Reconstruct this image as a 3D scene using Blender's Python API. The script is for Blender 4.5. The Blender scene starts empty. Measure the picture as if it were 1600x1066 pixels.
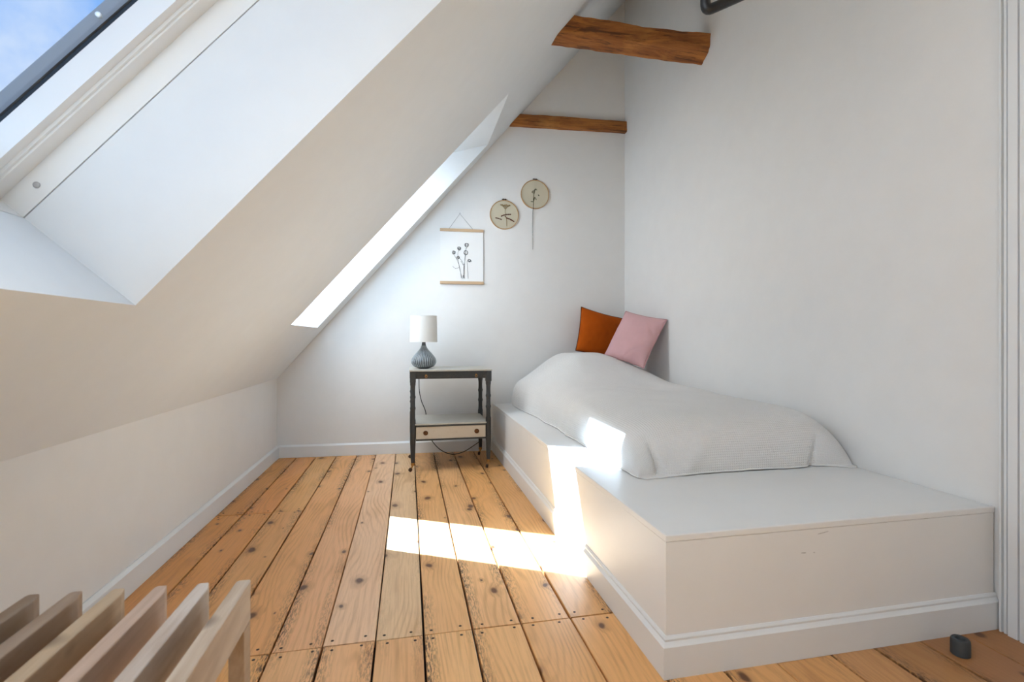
import bpy, bmesh, math, random
from mathutils import Vector, Matrix, noise
random.seed(7)
sc = bpy.context.scene
COL = sc.collection
PI = math.pi

# ------------------------------------------------------------------ camera
cam_d = bpy.data.cameras.new('camera'); cam = bpy.data.objects.new('camera', cam_d); COL.objects.link(cam)
cam_d.sensor_width = 36; cam_d.lens = 775 / 1600 * 36
cam_d.clip_start = 0.02
cam.location = (0, 0, 0.9)
yaw = math.atan(162 / 775)
cam.rotation_euler = (PI / 2, 0, -yaw)
cam_d.shift_y = -3.0 / 1600          # horizon a hair above the middle of the frame
cam_d.dof.use_dof = True; cam_d.dof.focus_distance = 3.0; cam_d.dof.aperture_fstop = 5.0
sc.camera = cam

# ------------------------------------------------------------------ view
sc.view_settings.view_transform = 'Standard'
sc.view_settings.look = 'None'
sc.view_settings.gamma = 1
sc.view_settings.use_curve_mapping = False
sc.view_settings.exposure = 0.26

# ------------------------------------------------------------------ sky
W = bpy.data.worlds.new('sky'); sc.world = W; W.use_nodes = True
wn, wl = W.node_tree.nodes, W.node_tree.links
wn.clear()
wo = wn.new('ShaderNodeOutputWorld'); wb = wn.new('ShaderNodeBackground')
wtc = wn.new('ShaderNodeTexCoord'); wnz = wn.new('ShaderNodeTexNoise'); wr = wn.new('ShaderNodeValToRGB')
wnz.inputs['Scale'].default_value = 3.2; wnz.inputs['Detail'].default_value = 7; wnz.inputs['Roughness'].default_value = .58
wr.color_ramp.elements[0].position = .42; wr.color_ramp.elements[0].color = (.15, .40, .95, 1)
wr.color_ramp.elements[1].position = .76; wr.color_ramp.elements[1].color = (.93, .96, 1.0, 1)
wl.new(wtc.outputs['Generated'], wnz.inputs['Vector']); wl.new(wnz.outputs['Fac'], wr.inputs['Fac'])
wl.new(wr.outputs['Color'], wb.inputs['Color']); wb.inputs['Strength'].default_value = .92
wl.new(wb.outputs[0], wo.inputs[0])

# ------------------------------------------------------------------ sun and skylight fill lamps
SUN_DIR = Vector((.555, -.78, -.99)).normalized()
sd = bpy.data.lights.new('sun', 'SUN'); sun = bpy.data.objects.new('sun', sd); COL.objects.link(sun)
sd.energy = 41; sd.angle = math.radians(.5); sd.color = (.61, .79, 1)
sun.rotation_euler = SUN_DIR.to_track_quat('-Z', 'Y').to_euler(); sun.location = (-3, 6, 6)
def fill_lamp(name, loc, sx, sy, w):
    d = bpy.data.lights.new(name, 'AREA'); o = bpy.data.objects.new(name, d); COL.objects.link(o)
    d.shape = 'RECTANGLE'; d.size = sx; d.size_y = sy; d.energy = w; d.color = (1, .95, .89)
    o.location = loc; o.rotation_euler = (0, -math.atan(1.144), 0)
    return o
# daylight topped up by lamps added just outside the skylight panes
fill_lamp('skylight_fill', (-.60, .52, 1.87), 1.15, .60, 11)
fill_lamp('skylight_fill', (-.60, 3.32, 1.87), 1.15, .58, 13.5)
fill_lamp('skylight_fill', (-.60, -.85, 1.87), 1.15, .45, 1.5)  # weak fill lamp for the added skylight behind the camera

# ================================================================== helpers
def tag(o, label=None, cat=None, group=None, kind=None):
    if label: o['label'] = label
    if cat: o['category'] = cat
    if group: o['group'] = group
    if kind: o['kind'] = kind
    return o
def empty(name, loc=(0, 0, 0), rz=0):
    o = bpy.data.objects.new(name, None); COL.objects.link(o)
    o.location = loc; o.rotation_euler = (0, 0, rz); o.empty_display_size = .05
    return o
def obj(name, bm, mat, parent=None, smooth=False, loc=None, bevel=0, auto=None):
    if bevel:
        bmesh.ops.recalc_face_normals(bm, faces=bm.faces[:]); bm.normal_update()
        es = [e for e in bm.edges if len(e.link_faces) == 2 and e.calc_face_angle(0) > .6]
        bmesh.ops.bevel(bm, geom=es, offset=bevel, segments=2, profile=.6, affect='EDGES')
    bmesh.ops.recalc_face_normals(bm, faces=bm.faces[:])
    me = bpy.data.meshes.new(name); bm.to_mesh(me); bm.free()
    if smooth:
        for p in me.polygons: p.use_smooth = True
        if auto:
            try: me.set_sharp_from_angle(angle=math.radians(auto))
            except Exception: pass
    if mat: me.materials.append(mat)
    o = bpy.data.objects.new(name, me); COL.objects.link(o)
    if parent: o.parent = parent
    if loc: o.location = loc
    return o
def box(bm, x0, x1, y0, y1, z0, z1, M=None):
    co = [(x, y, z) for z in (z0, z1) for y in (y0, y1) for x in (x0, x1)]
    v = [bm.verts.new(M @ Vector(c) if M else c) for c in co]
    for f in ((0, 2, 3, 1), (4, 5, 7, 6), (0, 1, 5, 4), (2, 6, 7, 3), (0, 4, 6, 2), (1, 3, 7, 5)):
        bm.faces.new([v[i] for i in f])
    return v
def bx(*a, M=None):
    bm = bmesh.new(); box(bm, *a, M=M); return bm
def extrude(bm, pts, a, b):
    """prism: list of 3-D points of one end, moved by vectors a and b"""
    a, b = Vector(a), Vector(b)
    A = [bm.verts.new(Vector(p) + a) for p in pts]; B = [bm.verts.new(Vector(p) + b) for p in pts]
    n = len(pts)
    bm.faces.new(A); bm.faces.new(B[::-1])
    for i in range(n): bm.faces.new((A[i], A[(i + 1) % n], B[(i + 1) % n], B[i]))
def lathe(bm, prof, seg=32, c=(0, 0, 0), axis='Z', mod=None):
    rings = []
    c = Vector(c)
    for r, h in prof:
        ring = []
        for k in range(seg):
            t = 2 * PI * k / seg
            rr = max(r, 1e-5) * (mod(t, h) if mod else 1)
            p = (rr * math.cos(t), rr * math.sin(t), h)
            if axis == 'Y': p = (p[0], p[2], p[1])
            if axis == 'X': p = (p[2], p[0], p[1])
            ring.append(bm.verts.new(c + Vector(p)))
        rings.append(ring)
    for a, b in zip(rings, rings[1:]):
        for k in range(seg): bm.faces.new((a[k], a[(k + 1) % seg], b[(k + 1) % seg], b[k]))
    bm.faces.new(rings[0][::-1]); bm.faces.new(rings[-1])
def tube(bm, pts, r, seg=8, closed=False):
    pts = [Vector(p) for p in pts]; n = len(pts); rings = []
    up = None
    for i, p in enumerate(pts):
        if closed: t = pts[(i + 1) % n] - pts[i - 1]
        else: t = pts[min(i + 1, n - 1)] - pts[max(i - 1, 0)]
        t.normalize()
        if up is None:
            up = t.orthogonal().normalized()
        else:
            up = (up - t * up.dot(t))
            up = up.normalized() if up.length > 1e-6 else t.orthogonal().normalized()
        s = t.cross(up)
        rr = r[i] if isinstance(r, (list, tuple)) else r
        rings.append([bm.verts.new(p + (up * math.cos(2 * PI * k / seg) + s * math.sin(2 * PI * k / seg)) * rr) for k in range(seg)])
    m = n if closed else n - 1
    for i in range(m):
        a, b = rings[i], rings[(i + 1) % n]
        for k in range(seg): bm.faces.new((a[k], a[(k + 1) % seg], b[(k + 1) % seg], b[k]))
    if not closed:
        bm.faces.new(rings[0][::-1]); bm.faces.new(rings[-1])
def spline(P, n=8):
    P = [Vector(p) for p in P]; out = []
    for i in range(len(P) - 1):
        p0, p1, p2, p3 = P[max(i - 1, 0)], P[i], P[i + 1], P[min(i + 2, len(P) - 1)]
        for k in range(n):
            t = k / n
            out.append(.5 * ((2 * p1) + (p2 - p0) * t + (2 * p0 - 5 * p1 + 4 * p2 - p3) * t * t + (3 * p1 - p0 - 3 * p2 + p3) * t ** 3))
    out.append(P[-1]); return out
def ss(a, b, x):
    t = min(1, max(0, (x - a) / (b - a))); return t * t * (3 - 2 * t)

# ------------------------------------------------------------------ materials
def mat(name, col, rough=.6, metal=0, spec=.5):
    m = bpy.data.materials.new(name); m.use_nodes = True
    b = m.node_tree.nodes['Principled BSDF']
    b.inputs['Base Color'].default_value = (*col, 1); b.inputs['Roughness'].default_value = rough
    b.inputs['Metallic'].default_value = metal; b.inputs['Specular IOR Level'].default_value = spec
    return m
def nd(m, t, **kw):
    n = m.node_tree.nodes.new(t)
    for k, v in kw.items():
        if hasattr(n, k): setattr(n, k, v)
        else: n.inputs[k].default_value = v
    return n
def lk(m, a, b): m.node_tree.links.new(a, b)
def P(m): return m.node_tree.nodes['Principled BSDF']
def mapped(m, scale, coord='Object', rnd=False):
    tc = nd(m, 'ShaderNodeTexCoord'); mp = nd(m, 'ShaderNodeMapping'); mp.inputs['Scale'].default_value = scale
    lk(m, tc.outputs[coord], mp.inputs['Vector'])
    if rnd:
        oi = nd(m, 'ShaderNodeObjectInfo'); mul = nd(m, 'ShaderNodeMath', operation='MULTIPLY'); mul.inputs[1].default_value = 57.3
        cb = nd(m, 'ShaderNodeCombineXYZ'); lk(m, oi.outputs['Random'], mul.inputs[0])
        lk(m, mul.outputs[0], cb.inputs[0]); lk(m, mul.outputs[0], cb.inputs[1]); lk(m, cb.outputs[0], mp.inputs['Location'])
    return mp.outputs['Vector']
def bump(m, height, strength, dist=.002):
    b = nd(m, 'ShaderNodeBump', Strength=strength, Distance=dist); lk(m, height, b.inputs['Height'])
    lk(m, b.outputs[0], P(m).inputs['Normal']); return b
def mixc(m, fac, a, b, blend='MIX'):
    x = nd(m, 'ShaderNodeMix', data_type='RGBA', blend_type=blend)
    if hasattr(fac, 'links'): lk(m, fac, x.inputs[0])
    else: x.inputs[0].default_value = fac
    for s, i in ((a, 6), (b, 7)):
        if hasattr(s, 'links'): lk(m, s, x.inputs[i])
        else: x.inputs[i].default_value = (*s, 1)
    return x.outputs[2]
def ramp(m, fac, p0, p1, c0=0, c1=1):
    r = nd(m, 'ShaderNodeMapRange'); r.inputs[1].default_value = p0; r.inputs[2].default_value = p1
    r.inputs[3].default_value = c0; r.inputs[4].default_value = c1; lk(m, fac, r.inputs[0]); return r.outputs[0]
def math_(m, op, a, b=None):
    n = nd(m, 'ShaderNodeMath', operation=op)
    for i, s in enumerate((a, b)):
        if s is None: continue
        if hasattr(s, 'links'): lk(m, s, n.inputs[i])
        else: n.inputs[i].default_value = s
    return n.outputs[0]
def plaster(name, col, rough=.75, st=.12, sc_=9):
    m = mat(name, col, rough, spec=.3)
    nz = nd(m, 'ShaderNodeTexNoise', Scale=sc_, Detail=6.0, Roughness=.6); lk(m, mapped(m, (1, 1, 1)), nz.inputs['Vector'])
    bump(m, nz.outputs['Fac'], st, .01)
    v = ramp(m, nz.outputs['Fac'], .3, .7, .975, 1.0)
    mm = nd(m, 'ShaderNodeVectorMath', operation='SCALE'); mm.inputs[0].default_value = col; lk(m, v, mm.inputs['Scale'])
    lk(m, mm.outputs[0], P(m).inputs['Base Color'])
    return m
M_WALL = plaster('wall_paint', (.825, .82, .81))
M_CEIL = plaster('ceiling_paint', (.785, .815, .835), st=.06)
M_TRIM = mat('trim_paint', (.81, .83, .845), .38)
M_PLAT = plaster('platform_paint', (.865, .862, .855), .42, .05, 5)
M_FRAME = mat('window_white', (.82, .83, .83), .35)
M_GASKET = mat('gasket_rubber', (.012, .02, .03), .5)
M_CLAD = mat('cladding_grey', (.24, .245, .26), .45, .3)
M_BLACK = mat('black_metal', (.008, .008, .009), .4)
M_DARK = mat('subfloor_dark', (.008, .005, .004), .95)

def glass_mat():
    m = bpy.data.materials.new('window_glass'); m.use_nodes = True; n = m.node_tree.nodes; n.clear()
    o = n.new('ShaderNodeOutputMaterial'); t = n.new('ShaderNodeBsdfTransparent'); g = n.new('ShaderNodeBsdfGlossy')
    f = n.new('ShaderNodeFresnel'); x = n.new('ShaderNodeMixShader')
    t.inputs[0].default_value = (.95, .97, .965, 1); g.inputs['Roughness'].default_value = .02; f.inputs[0].default_value = 1.2
    mu = n.new('ShaderNodeMath'); mu.operation = 'MULTIPLY'; mu.inputs[1].default_value = .55
    L = m.node_tree.links.new
    L(f.outputs[0], mu.inputs[0]); L(mu.outputs[0], x.inputs[0]); L(t.outputs[0], x.inputs[1]); L(g.outputs[0], x.inputs[2]); L(x.outputs[0], o.inputs[0])
    return m
M_GLASS = glass_mat()

def pine_floor():
    m = mat('pine_plank', (.6, .35, .16), .42)
    tc = nd(m, 'ShaderNodeTexCoord'); oi = nd(m, 'ShaderNodeObjectInfo')
    off = nd(m, 'ShaderNodeVectorMath', operation='SCALE'); off.inputs[0].default_value = (3.1, 7.7, 0); lk(m, math_(m, 'MULTIPLY', oi.outputs['Random'], 11.0), off.inputs['Scale'])
    ad_ = nd(m, 'ShaderNodeVectorMath', operation='ADD'); lk(m, tc.outputs['Object'], ad_.inputs[0]); lk(m, off.outputs[0], ad_.inputs[1])
    pos = ad_.outputs[0]
    def mp(scale):
        n = nd(m, 'ShaderNodeMapping'); n.inputs['Scale'].default_value = scale; lk(m, pos, n.inputs[0]); return n.outputs[0]
    # knots
    vo = nd(m, 'ShaderNodeTexVoronoi', voronoi_dimensions='2D', feature='F1', Scale=1.0, Randomness=1.0)
    wob = nd(m, 'ShaderNodeTexNoise', Scale=9.0, Detail=2.0); lk(m, pos, wob.inputs['Vector'])
    wv = nd(m, 'ShaderNodeVectorMath', operation='MULTIPLY_ADD'); lk(m, wob.outputs['Color'], wv.inputs[0]); wv.inputs[1].default_value = (.22, .22, 0); lk(m, mp((7.2, 4.6, 0)), wv.inputs[2])
    lk(m, wv.outputs[0], vo.inputs['Vector'])
    sep = nd(m, 'ShaderNodeSeparateColor'); lk(m, vo.outputs['Color'], sep.inputs[0])
    size = ramp(m, sep.outputs[0], .42, 1.0, .015, .12)          # cells below the threshold carry no knot worth seeing
    kd = math_(m, 'DIVIDE', vo.outputs['Distance'], size)
    has = math_(m, 'GREATER_THAN', sep.outputs[0], .42)
    knot = math_(m, 'MULTIPLY', ramp(m, kd, 1.25, .65), has)
    halo = math_(m, 'MULTIPLY', ramp(m, kd, 3.0, .9), has)
    # growth rings running down the board, bent round the knots
    big = nd(m, 'ShaderNodeTexNoise', Scale=1.0, Detail=2.0); lk(m, mp((4, .8, 1)), big.inputs['Vector'])
    sx = nd(m, 'ShaderNodeSeparateXYZ'); lk(m, pos, sx.inputs[0])
    ph = math_(m, 'ADD', math_(m, 'MULTIPLY', sx.outputs[0], 260.0), math_(m, 'MULTIPLY', big.outputs['Fac'], 95.0))
    ph = math_(m, 'ADD', ph, math_(m, 'MULTIPLY', halo, 6.0))
    ring = ramp(m, math_(m, 'SINE', ph), .0, 1.0)
    fine = nd(m, 'ShaderNodeTexNoise', Scale=1.0, Detail=4.0, Roughness=.7); lk(m, mp((170, 5, 1)), fine.inputs['Vector'])
    blot = nd(m, 'ShaderNodeTexNoise', Scale=1.0, Detail=3.0); lk(m, mp((7, 2.2, 1)), blot.inputs['Vector'])
    ringmask = math_(m, 'MULTIPLY', ring, ramp(m, blot.outputs['Fac'], .40, .62, .15, 1.0))
    c = mixc(m, math_(m, 'MULTIPLY', ringmask, .30), oi.outputs['Color'], (.36, .125, .032))
    c = mixc(m, ramp(m, fine.outputs['Fac'], .48, .75, 0, .35), c, (.34, .14, .045))
    c = mixc(m, ramp(m, blot.outputs['Fac'], .55, .8, 0, .4), c, (.52, .27, .10))
    c = mixc(m, math_(m, 'MULTIPLY', halo, .42), c, (.33, .13, .04))
    c = mixc(m, math_(m, 'MULTIPLY', knot, .92), c, (.115, .04, .016))
    # worn dark splinters along the board edges
    sg = nd(m, 'ShaderNodeSeparateXYZ'); lk(m, tc.outputs['Generated'], sg.inputs[0])
    ed = math_(m, 'ABSOLUTE', math_(m, 'SUBTRACT', sg.outputs[0], .5))
    edn = nd(m, 'ShaderNodeTexNoise', Scale=1.0, Detail=2.0); lk(m, mp((5, 1.4, 1)), edn.inputs['Vector'])
    spk = nd(m, 'ShaderNodeTexNoise', Scale=1.0, Detail=3.0, Roughness=.75); lk(m, mp((230, 34, 1)), spk.inputs['Vector'])
    wear = math_(m, 'MULTIPLY', ramp(m, ed, .20, .47), ramp(m, edn.outputs['Fac'], .44, .60))
    wear = math_(m, 'MULTIPLY', wear, ramp(m, spk.outputs['Fac'], .47, .56))
    tone = nd(m, 'ShaderNodeSeparateColor'); lk(m, oi.outputs['Color'], tone.inputs[0])
    wear = math_(m, 'MULTIPLY', wear, ramp(m, tone.outputs[2], .33, .24, .12, 1.0))
    c = mixc(m, math_(m, 'MULTIPLY', wear, .95), c, (.06, .024, .010))
    lk(m, c, P(m).inputs['Base Color'])
    h = math_(m, 'SUBTRACT', math_(m, 'MULTIPLY', fine.outputs['Fac'], .4), math_(m, 'MULTIPLY', wear, 1.0))
    bump(m, h, .25, .0015)
    lk(m, ramp(m, blot.outputs['Fac'], .3, .7, .36, .5), P(m).inputs['Roughness'])
    return m
M_PINE = pine_floor()

def old_beam(name, c0, c1, c2):
    m = mat(name, c0, .7)
    v = mapped(m, (3, 26, 26))
    n1 = nd(m, 'ShaderNodeTexNoise', Scale=1.0, Detail=8.0, Roughness=.65, Distortion=.6); lk(m, v, n1.inputs['Vector'])
    n2 = nd(m, 'ShaderNodeTexNoise', Scale=5.0, Detail=3.0); lk(m, mapped(m, (1, 1, 1)), n2.inputs['Vector'])
    c = mixc(m, ramp(m, n1.outputs['Fac'], .38, .62), c1, c0)
    c = mixc(m, ramp(m, n2.outputs['Fac'], .52, .75, 0, .6), c, c2)
    n3 = nd(m, 'ShaderNodeTexNoise', Scale=1.0, Detail=4.0, Roughness=.7); lk(m, mapped(m, (2.6, 46, 46)), n3.inputs['Vector'])
    c = mixc(m, ramp(m, n3.outputs['Fac'], .53, .64, 0, .8), c, (.055, .018, .006))
    lk(m, c, P(m).inputs['Base Color']); bump(m, n1.outputs['Fac'], .7, .006)
    return m
M_BEAM = old_beam('old_timber', (.44, .165, .035), (.20, .062, .014), (.62, .28, .07))

def bench_wood():
    m = mat('bench_pine', (.5, .38, .27), .6)
    n1 = nd(m, 'ShaderNodeTexNoise', Scale=1.0, Detail=5.0, Roughness=.6, Distortion=.4); lk(m, mapped(m, (26, 2.2, 14), rnd=True), n1.inputs['Vector'])
    n2 = nd(m, 'ShaderNodeTexNoise', Scale=1.0, Detail=2.0); lk(m, mapped(m, (9, 5, 9), rnd=True), n2.inputs['Vector'])
    oi = nd(m, 'ShaderNodeObjectInfo')
    c = mixc(m, ramp(m, n1.outputs['Fac'], .42, .64, 0, .6), oi.outputs['Color'], (.30, .19, .115))
    vo = nd(m, 'ShaderNodeTexVoronoi', feature='F1', Scale=1.0); lk(m, mapped(m, (3.5, 5, 6), rnd=True), vo.inputs['Vector'])
    c = mixc(m, ramp(m, vo.outputs['Distance'], .16, .07, 0, .85), c, (.055, .025, .015))
    lk(m, c, P(m).inputs['Base Color']); bump(m, n1.outputs['Fac'], .15, .001)
    return m
M_BENCH = bench_wood()

def painted_wood(name, col, worn, amt=.5):
    m = mat(name, col, .45)
    n1 = nd(m, 'ShaderNodeTexNoise', Scale=26.0, Detail=5.0, Roughness=.7); lk(m, mapped(m, (1, 1, 1)), n1.inputs['Vector'])
    lk(m, mixc(m, ramp(m, n1.outputs['Fac'], .56, .72, 0, amt), col, worn), P(m).inputs['Base Color'])
    bump(m, n1.outputs['Fac'], .08, .001)
    return m
M_GREYP = painted_wood('charcoal_paint', (.030, .033, .036), (.10, .085, .07), .4)
M_CREAM = painted_wood('cream_paint', (.60, .53, .43), (.48, .38, .28), .5)
M_TOPP = painted_wood('grey_cream_paint', (.52, .50, .45), (.42, .37, .30), .5)
M_BRASS = mat('aged_brass', (.42, .22, .07), .35, .9)
M_BROWN = mat('brown_wheel', (.06, .025, .012), .45)

def fabric(name, col, ribs=0, st=.25, weave=900, var=.06):
    m = mat(name, col, .95, spec=.15)
    P(m).inputs['Sheen Weight'].default_value = .15
    n = nd(m, 'ShaderNodeTexNoise', Scale=5.0, Detail=3.0); lk(m, mapped(m, (1, 1, 1)), n.inputs['Vector'])
    lk(m, mixc(m, ramp(m, n.outputs['Fac'], .35, .7, 0, 1), col, tuple(c * (1 - var) for c in col)), P(m).inputs['Base Color'])
    if ribs:
        sp = nd(m, 'ShaderNodeSeparateXYZ'); lk(m, mapped(m, (1, 1, 1), 'UV'), sp.inputs[0])
        a = math_(m, 'SINE', math_(m, 'MULTIPLY', sp.outputs[0], ribs)); b = math_(m, 'SINE', math_(m, 'MULTIPLY', sp.outputs[1], ribs))
        bump(m, math_(m, 'MAXIMUM', a, b), st, .003)
    else:
        w = nd(m, 'ShaderNodeTexNoise', Scale=weave, Detail=1.0); lk(m, mapped(m, (1, 1, 1)), w.inputs['Vector']); bump(m, w.outputs['Fac'], st, .001)
    return m
M_SPREAD = fabric('waffle_cotton', (.87, .85, .835), ribs=2 * PI / .0095, st=.5, var=.03)
M_SHEET = fabric('white_sheet', (.78, .77, .76), st=.1)
M_RUST = fabric('rust_velvet', (.48, .088, .004), st=.15, var=.25)

M_PINK = fabric('pink_linen', (.70, .42, .43), st=.2, var=.10)
P(M_RUST).inputs['Sheen Weight'].default_value = 0
M_RUSTD = mat('rust_piping', (.09, .02, .006), .9)
M_PINKP = mat('pink_piping', (.55, .30, .30), .9)

# ================================================================== room shell
SL = 1.144                                    # rise of the roof slope
AL = math.atan(SL); CA, SA = math.cos(AL), math.sin(AL)
KX, KZ = -.973, .60                           # top of the knee wall
Y0, Y1R = -2.4, 4.25
def ROOF(s, n, y): return Vector((KX + s * CA - n * SA, y, KZ + s * SA + n * CA))
def back_y(x): return 4.04 - .04 * (x + .95)
def struct(name, bm, m, label, cat, **kw):
    return tag(obj(name, bm, m, **kw), label, cat, kind='structure')

# floor: dark subfloor with every plank laid on it
floor = struct('floor', bx(-1.0, 1.83, Y0, 4.1, -.12, -.022), M_DARK, 'worn varnished pine plank floor with dark open seams', 'floor')
seams = [-.965, -.83, -.69, -.54, -.387, -.246, -.096, .046, .195, .35, .512, .672, .838, 1.004, 1.18, 1.33, 1.494, 1.66, 1.815]
PALE = (.92, .60, .34); MID = (.88, .49, .215); ORG = (.82, .36, .10); WARM = (.86, .45, .17); BRN_SHADED = (.40, .18, .065)
TINT = [ORG, ORG, WARM, WARM, MID, PALE, PALE, MID, MID, WARM, WARM, WARM, WARM, (.74, .37, .14), (.66, .33, .13), (.48, .23, .085), BRN_SHADED, BRN_SHADED]  # boards towards the right darkened: the shade there is put into the tint
def plank(x0, x1, y0, y1, col, nails):
    g = random.choice((.0022, .0030, .0036))
    bm = bmesh.new()
    L, n = y1 - y0 - 2 * .003, max(2, int((y1 - y0) / .16))
    w = x1 - x0 - 2 * g
    ph = random.uniform(0, 50)
    rows = []
    for k in range(n + 1):                       # slightly uneven sawn edges
        y = L * k / n
        a = .0016 * noise.noise((ph, y * 2.2, 1)); b = .0016 * noise.noise((ph, y * 2.2, 9))
        rows.append([bm.verts.new(p) for p in ((a, y, -.022), (a, y, -.002), (a + .002, y, 0), (w + b - .002, y, 0), (w + b, y, -.002), (w + b, y, -.022))])
    for r0, r1 in zip(rows, rows[1:]):
        for i in range(6): bm.faces.new((r0[i], r0[(i + 1) % 6], r1[(i + 1) % 6], r1[i]))
    bm.faces.new(rows[0][::-1]); bm.faces.new(rows[-1])
    o = obj('plank', bm, M_PINE, floor, loc=(x0 + g, y0 + .003, random.uniform(-.0012, .0008)))
    j = random.uniform(.92, 1.07)
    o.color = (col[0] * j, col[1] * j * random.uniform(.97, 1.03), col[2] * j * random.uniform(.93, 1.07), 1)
    for yy in nails:
        for fx in (.2, .8):
            nh = bpy.data.objects.new('nail_head', NAIL); COL.objects.link(nh); nh.parent = o
            nh.location = (w * (fx + random.uniform(-.06, .06)), yy - y0 + random.uniform(-.006, .006), 0)
    return o
bm = bmesh.new(); lathe(bm, [(.0048, -.004), (.0048, .0002), (.003, .0006)], 8)
M_NAIL = mat('iron_nail', (.04, .02, .012), .7)
NAIL = bpy.data.meshes.new('nail_head'); bm.to_mesh(NAIL); bm.free(); NAIL.materials.append(M_NAIL)
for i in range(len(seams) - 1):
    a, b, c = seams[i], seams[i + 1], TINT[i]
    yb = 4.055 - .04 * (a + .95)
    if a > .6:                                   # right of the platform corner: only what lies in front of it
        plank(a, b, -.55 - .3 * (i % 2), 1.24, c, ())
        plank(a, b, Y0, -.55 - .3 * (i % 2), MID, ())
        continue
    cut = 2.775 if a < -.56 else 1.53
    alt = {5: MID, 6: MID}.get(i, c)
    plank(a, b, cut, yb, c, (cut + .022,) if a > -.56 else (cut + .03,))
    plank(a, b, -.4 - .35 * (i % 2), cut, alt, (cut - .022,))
    plank(a, b, Y0, -.4 - .35 * (i % 2), MID, ())

# knee wall, back wall, right wall with a door opening, gable wall behind the camera
struct('wall_left', bx(-1.3, -.973, Y0, Y1R, -.1, .606), M_WALL, 'low white knee wall under the sloping ceiling', 'wall')
bm = bmesh.new()
def gable_poly(): return [(-1.25, -.1), (2.05, -.1), (2.05, KZ + (2.05 - KX) * SL + .25), (-1.25, KZ + (-1.25 - KX) * SL + .25)]
gp = gable_poly(); A = [bm.verts.new((x, back_y(x), z)) for x, z in gp]; B = [bm.verts.new((x, Y1R, z)) for x, z in gp]
bm.faces.new(A); bm.faces.new(B[::-1])
for i in range(4): bm.faces.new((A[i], A[(i + 1) % 4], B[(i + 1) % 4], B[i]))
struct('wall_back', bm, M_WALL, 'white gable wall behind the nightstand with hung pictures', 'wall')
bm = bmesh.new()
box(bm, 1.80, 2.0, 1.075, Y1R, -.1, 4.3); box(bm, 1.80, 2.0, Y0, .215, -.1, 4.3); box(bm, 1.80, 2.0, .215, 1.075, 2.06, 4.3)
struct('wall_right', bm, M_WALL, 'plain white wall along the bed with a door opening', 'wall')
bm = bmesh.new(); T = Y0 - .15
extrude(bm, [(x, 0, z) for x, z in gable_poly()], (0, T, 0), (0, Y0, 0))
struct('wall_rear', bm, M_WALL, 'plain white gable wall behind the camera', 'wall')

# sloping ceiling with its skylight openings, built 0.3 m thick
S_LO = (-.64 - KX) / CA                       # foot of the openings
S_UP0 = (.60 - KX) / CA                       # their head at the ceiling face
S_UP1 = S_LO + 1.39                           # their head at the window
WIN = [(.18, 1.348), (2.965, 3.775), (-1.15, -.55)]  # last opening is added behind the camera to let fill light in
TH = .30
S_END = (1.99 - KX) / CA
bm = bmesh.new()
def prism(poly, ya, yb, splay=0):
    """splay: how far the yb end draws back at the ceiling face"""
    A = [bm.verts.new(ROOF(s, n, ya)) for s, n in poly]; B = [bm.verts.new(ROOF(s, n, yb - splay * (1 - n / TH))) for s, n in poly]
    bm.faces.new(A); bm.faces.new(B[::-1])
    for i in range(len(A)): bm.faces.new((A[i], A[(i + 1) % len(A)], B[(i + 1) % len(A)], B[i]))
prism([(-.06, 0), (S_LO, 0), (S_LO, TH), (-.06, TH)], Y0, Y1R)
prism([(S_UP0, 0), (S_END, 0), (S_END, TH), (S_UP1, TH)], Y0, Y1R)
edges = [Y0] + [y for w in sorted(WIN) for y in w] + [Y1R]
for k in (0, 2, 4, 6): prism([(S_LO, 0), (S_UP0, 0), (S_UP1, TH), (S_LO, TH)], edges[k], edges[k + 1], .27 if k == 2 else 0)  # added splay keeps direct sun off the first skylight's unseen near reveal
struct('ceiling', bm, M_CEIL, 'white sloping attic ceiling with deep skylight recesses', 'ceiling')

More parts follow.
